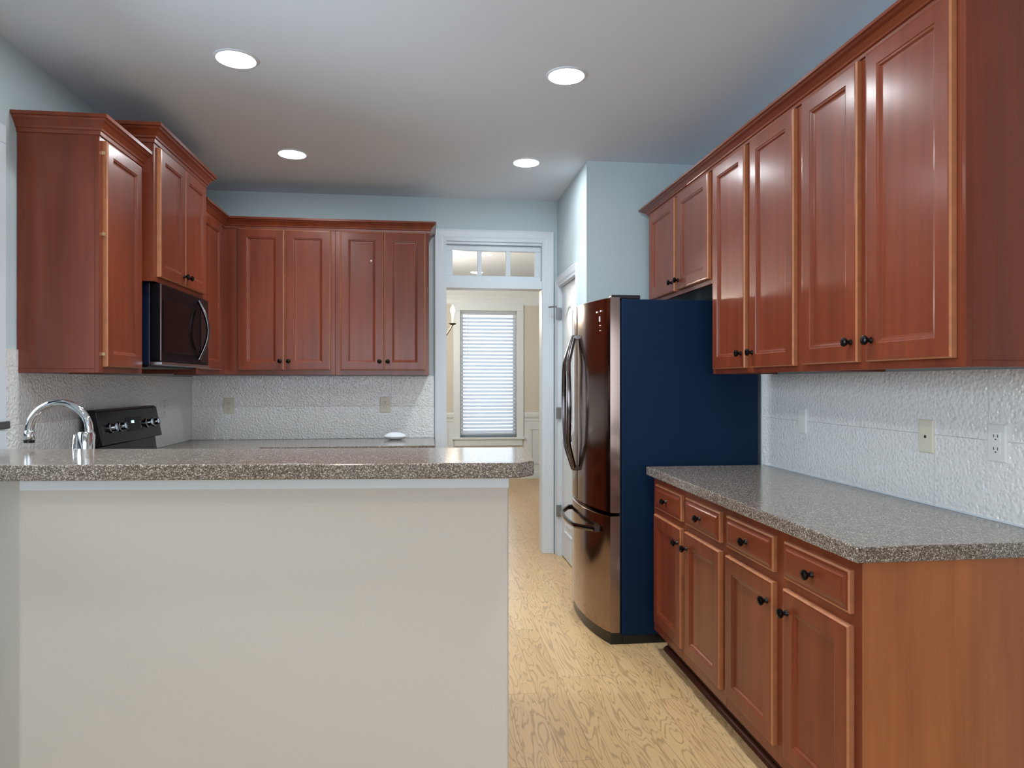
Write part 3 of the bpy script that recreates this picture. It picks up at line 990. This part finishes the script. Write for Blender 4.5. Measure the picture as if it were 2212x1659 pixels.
ZF0, ZF1, ZF2, ZF3 = 0.062, 0.655, 0.672, 1.770
ym = (FY0 + FY1) / 2 + 0.012
n_ = 18
ys_ = [FY0 + 0.012 + (FY1 - FY0 - 0.024) * k / n_ for k in range(n_ + 1)]
MB().loft([[(FX + 0.008, ys_[-1], z), (FX + 0.008, ys_[0], z)] + [(bulge(y) + 0.014, y, z) for y in ys_] for z in (0.0, 0.057)]).build('toe_grille', M['black_plastic'], fr, smooth=True)
d1 = fdoor(FY0, ym - 0.002, ZF2, ZF3).build('door', M['fridge_front'], fr, smooth=True)
d2 = fdoor(ym + 0.002, FY1, ZF2, ZF3).build('door', M['fridge_front'], fr, smooth=True)
d3 = fdoor(FY0, FY1, ZF0, ZF1).build('freezer_drawer', M['fridge_front'], fr, smooth=True)


def strap(pts, wid, wdir, thick=0.012):
    """flat bar handle along pts; wdir is the width direction, thickness across it"""
    pts = [Vector(p) for p in pts]
    loops = []
    for i, p in enumerate(pts):
        t = (pts[min(i + 1, len(pts) - 1)] - pts[max(i - 1, 0)]).normalized()
        w_ = (Vector(wdir) - t * t.dot(Vector(wdir))).normalized()
        n = t.cross(w_)
        loops.append([p + w_ * a * wid / 2 + n * c * thick / 2 for a, c in ((-1, -.6), (-.7, -1), (.7, -1), (1, -.6), (1, .6), (.7, 1), (-.7, 1), (-1, .6))])
    return MB().loft(loops)


for dd, s in ((d1, -1), (d2, 1)):
    pp = []
    for k in range(21):
        t = k / 20
        sn = math.sin(math.pi * t)
        y = ym + s * (0.016 + 0.062 * sn ** 1.1)
        pp.append((bulge(y) - 0.016 - 0.046 * min(1, sn * 1.6), y, 0.842 + (1.600 - 0.842) * t))
    h = strap(pp, 0.026, (1, 0, 0), 0.016).build('handle', M['handle'], dd, smooth=True)
    for z in (0.850, 1.592):
        y = ym + s * 0.018
        MB().box(bulge(y) - 0.022, bulge(y) + 0.003, y - 0.009, y + 0.009, z - 0.012, z + 0.012).build('handle_post', M['handle'], dd, bevel=0.002)
pp = []
for k in range(21):
    t = k / 20
    y = FY0 + 0.10 + (FY1 - FY0 - 0.20) * t
    sn = math.sin(math.pi * t)
    pp.append((bulge(y) - 0.022 - 0.040 * min(1, sn * 1.7), y, 0.572 - 0.012 * sn))
strap(pp, 0.026, (0, 0, 1), 0.016).build('handle', M['handle'], d3, smooth=True)
for t in (0.0, 1.0):
    y = FY0 + 0.10 + (FY1 - FY0 - 0.20) * t
    MB().box(bulge(y) - 0.026, bulge(y) + 0.004, y - 0.012, y + 0.012, 0.558, 0.586).build('handle_post', M['handle'], d3, bevel=0.002)
# maker's plate and energy sticker marks near the top of the near door (too small to read)
for y0, y1, z0, z1 in ((FY0 + 0.105, FY0 + 0.135, 1.700, 1.708), (FY0 + 0.065, FY0 + 0.098, 1.702, 1.710), (FY0 + 0.083, FY0 + 0.098, 1.652, 1.680),
                       (FY0 + 0.074, FY0 + 0.10, 1.630, 1.634), (FY0 + 0.074, FY0 + 0.10, 1.604, 1.608)):
    x = bulge((y0 + y1) / 2) - 0.0012
    MB().box(x, x + 0.003, y0, y1, z0, z1).build('printed_mark', M['marks'], d1)

# ------------------------------------------------------------------ microwave
MY0, MY1 = 3.634, 4.402
mw = thing('microwave', 'black over-the-range microwave hung under the raised left cabinet', 'microwave', (-1.53, 4.02, 1.432))
MB().box(XL + 0.009, -1.372, MY0 + 0.004, MY1 - 0.004, 1.424, 1.8365).build('microwave_body', M['micro_side'], mw, bevel=0.004)
MB().box(-1.371, -1.322, MY0, MY1, 1.442, 1.833).build('door', M['micro_front'], mw, bevel=0.006)
MB().box(-1.3215, -1.319, MY0 + 0.035, MY1 - 0.235, 1.490, 1.755).build('door_window', M['dark_glass'], mw, bevel=0.001)
MB().box(-1.3215, -1.319, MY1 - 0.150, MY1 - 0.012, 1.455, 1.825).build('control_panel', M['black_gloss'], mw, bevel=0.001)
MB().box(-1.371, -1.316, MY0, MY1, 1.424, 1.4405).build('bottom_trim', M['steel'], mw, bevel=0.002)
MB().box(-1.3225, -1.3195, MY0 + 0.002, MY0 + 0.014, 1.446, 1.830).build('edge_trim', M['steel'], mw)
pp = []
for k in range(17):
    t = k / 16
    sn = math.sin(math.pi * t)
    pp.append((-1.315 - 0.004 + 0.05 * sn, MY1 - 0.19 + 0.012 * sn, 1.468 + 0.345 * t))
MB().tube(pp, 0.010, 10).build('handle', M['handle'], mw, smooth=True)
MB().box(-1.66, -1.40, MY0 + 0.05, MY1 - 0.05, 1.414, 1.4235).build('vent_grille', M['black_plastic'], mw)

# ------------------------------------------------------------------ range
RY0, RY1 = 3.652, 4.425
rg = thing('range', 'black electric range against the left wall, its sloped control panel rising behind the bar', 'range', (-1.38, 4.04, 0))
MB().box(-1.70, -1.085, RY0, RY1, 0.06, 0.905).build('range_body', M['black_gloss'], rg, bevel=0.004)
MB().box(-1.66, -1.12, RY0 + 0.02, RY1 - 0.02, 0.0, 0.0595).build('plinth', M['black_plastic'], rg)
MB().box(-1.70, -1.065, RY0, RY1, 0.9055, 0.920).build('cooktop', M['dark_glass'], rg, bevel=0.004)
MB().box(-1.0845, -1.06, RY0 + 0.01, RY1 - 0.01, 0.28, 0.78).build('oven_door', M['black_gloss'], rg, bevel=0.004)
MB().tube([(-1.0605, RY0 + 0.06, 0.74), (-1.03, RY0 + 0.06, 0.74), (-1.03, RY1 - 0.06, 0.74), (-1.0605, RY1 - 0.06, 0.74)], 0.011, 10).build('handle', M['steel'], rg, smooth=True)
MB().box(-1.0845, -1.06, RY0 + 0.01, RY1 - 0.01, 0.08, 0.265).build('storage_drawer', M['black_gloss'], rg, bevel=0.004)
pf = [(-1.695, 0.9205), (-1.625, 0.9205), (-1.638, 1.010), (-1.598, 1.018), (-1.632, 1.188), (-1.650, 1.198), (-1.695, 1.198)]
bgd = MB().loft([[(x, y, z) for x, z in pf] for y in (RY0, RY1)]).build('backguard', M['black_gloss'], rg, bevel=0.003)


def onbg(y, z, n=0.0):
    t = (z - 1.018) / 0.17
    return Vector((-1.598 - 0.034 * t + n * 0.98, y, z + n * 0.196))


for y in (3.775, 3.885, 4.235, 4.335):
    nrm = onbg(y, 1.10, 1) - onbg(y, 1.10, 0)
    k = MB().lathe(onbg(y, 1.102), nrm, [(0.027, 0), (0.027, 0.006), (0.020, 0.009), (0.018, 0.026), (0.015, 0.030), (0, 0.0305)], 20).build('knob', M['steel'], bgd, smooth=True)
    MB().fbox(lambda a, n, z, y=y: onbg(y + a, z, 0.030 + n), -0.004, 0.004, 0, 0.006, 1.082, 1.120).build('grip', M['steel'], k)
MB().fbox(lambda a, n, z: onbg(a, z, n), 3.965, 4.170, 0, 0.0015, 1.070, 1.145).build('display_panel', M['dark_glass'], bgd)
MB().fbox(lambda a, n, z: onbg(a, z, n), 4.030, 4.062, 0.0016, 0.003, 1.112, 1.126).build('clock_display', M['led'], bgd)

# ------------------------------------------------------------------ faucet
fc = thing('faucet', 'tall chrome gooseneck faucet arching above the left end of the bar', 'faucet', (-1.262, 2.80, ZC))
b = MB()
b.lathe((-1.292, 2.80, ZC), (0.03, 0, 1), [(0.038, 0), (0.038, 0.008), (0.031, 0.016), (0.029, 0.10), (0.031, 0.225), (0.027, 0.236), (0.0, 0.237)], 22)
b.build('faucet_base', M['chrome'], fc, smooth=True)
pp = []
R = 0.104
for k in range(25):
    an = math.pi * (k / 24) * 1.02
    pp.append((-1.385 + R * 1.06 * math.cos(an), 2.80 + 0.02 * (k / 24), 1.155 + R * math.sin(an)))
pp = [(-1.262, 2.80, ZC + 0.02), (-1.266, 2.80, 1.02), (-1.273, 2.80, 1.12)] + pp
MB().tube(pp, 0.0145, 14).build('spout', M['chrome'], fc, smooth=True)
ex, ey, ez = pp[-1]
MB().lathe((ex, ey, ez + 0.006), (-0.05, 0, -1), [(0.0145, 0), (0.018, 0.006), (0.019, 0.032), (0.017, 0.036), (0, 0.036)], 16).build('spray_head', M['chrome'], fc, smooth=True)
MB().lathe((ex - 0.002, ey, ez - 0.030), (-0.05, 0, -1), [(0.0185, 0), (0.018, 0.010), (0, 0.0105)], 16).build('aerator', M['black_plastic'], fc, smooth=True)
b = MB()
b.tube([(-1.312, 2.80, 1.07), (-1.335, 2.805, 1.072)], 0.015, 12)
b.tube([(-1.332, 2.805, 1.072), (-1.337, 2.82, 1.10), (-1.339, 2.83, 1.135)], [0.008, 0.007, 0.006], 10)
b.build('lever', M['chrome'], fc, smooth=True)

# ------------------------------------------------------------------ white dish on the back counter
dz = ZC
b = MB()
loops = []
for r, h in [(0.30, 0.0), (0.55, 0.004), (0.92, 0.016), (1.0, 0.024), (0.97, 0.030), (0.75, 0.044), (0.4, 0.054), (0.0, 0.056)]:
    loops.append([(-0.232 + 0.085 * max(r, 0.001) * math.cos(2 * math.pi * k / 28), 5.17 + 0.055 * max(r, 0.001) * math.sin(2 * math.pi * k / 28), dz + h) for k in range(28)])
tag(b.loft(loops).build('dish', M['porcelain'], smooth=True), 'small white oval lidded dish on the back counter near the doorway', 'dish')


# ------------------------------------------------------------------ outlets and plates
def plate(name, F, a, z, mat, label, cat, w_=0.072, h_=0.116, kind='outlet', group='wall plates on the backsplash'):
    p = F(a, 0, z)
    t = thing(name, label, cat, tuple(p - Vector((0, 0, h_ / 2))), group)
    MB().rings(F, a - w_ / 2, a + w_ / 2, z - h_ / 2, z + h_ / 2, [(0, 0.0), (0, 0.0035), (0.004, 0.006), (0.008, 0.0065)]).build('cover_plate', mat, t)
    if kind == 'outlet':
        for dz_ in (-0.0195, 0.0195):
            f = MB().rings(F, a - 0.0165, a + 0.0165, z + dz_ - 0.014, z + dz_ + 0.014, [(0, 0.006), (0.001, 0.0078), (0.005, 0.008)]).build('socket', mat, t)
            b = MB()
            b.fbox(F, a - 0.0085, a - 0.0060, 0.0079, 0.0086, z + dz_ - 0.002, z + dz_ + 0.007)
            b.fbox(F, a + 0.0060, a + 0.0085, 0.0079, 0.0086, z + dz_ - 0.002, z + dz_ + 0.007)
            b.fbox(F, a - 0.0025, a + 0.0025, 0.0079, 0.0086, z + dz_ - 0.010, z + dz_ - 0.006)
            b.build('slots', M['plate_slot'], f)
    elif kind == 'jack':
        j = MB().rings(F, a - 0.009, a + 0.009, z - 0.010, z + 0.008, [(0, 0.006), (0.001, 0.008), (0.003, 0.008), (0.004, 0.0066)]).build('jack', mat, t)
        MB().fbox(F, a - 0.005, a + 0.005, 0.0066, 0.0085, z - 0.006, z + 0.003).build('socket_hole', M['plate_slot'], j)
    elif kind == 'switch':
        MB().rings(F, a - 0.005, a + 0.005, z - 0.010, z + 0.010, [(0, 0.006), (0.001, 0.013), (0.002, 0.014)]).build('toggle', mat, t)
    return t


Fpr = frame((XR - 0.0082, 0), (0, 1), (-1, 0))
Fpb = frame((0, YB - 0.0082), (1, 0), (0, -1))
Fpl = frame((XL + 0.0082, 0), (0, 1), (1, 0))
plate('outlet', Fpr, 1.905, 1.152, M['plate_white'], 'pale outlet plate on the right backsplash nearest the camera', 'outlet')
plate('phone_jack', Fpr, 2.205, 1.150, M['bisque'], 'beige phone jack plate on the right backsplash, left of the near outlet', 'wall jack', kind='jack')
plate('wall_plate', Fpr, 3.005, 1.158, M['plate_white'], 'blank pale plate on the right backsplash close to the refrigerator', 'wall plate', kind='blank')
plate('outlet', Fpb, -1.452, 1.165, M['bisque'], 'beige outlet plate on the back wall near the left corner', 'outlet', 0.08, 0.118)
plate('outlet', Fpb, -0.314, 1.168, M['bisque'], 'beige outlet plate on the back wall above the white dish', 'outlet', 0.08, 0.118)
plate('outlet', Fpl, 4.770, 1.160, M['plate_white'], 'pale outlet plate on the left wall just beyond the range', 'outlet')
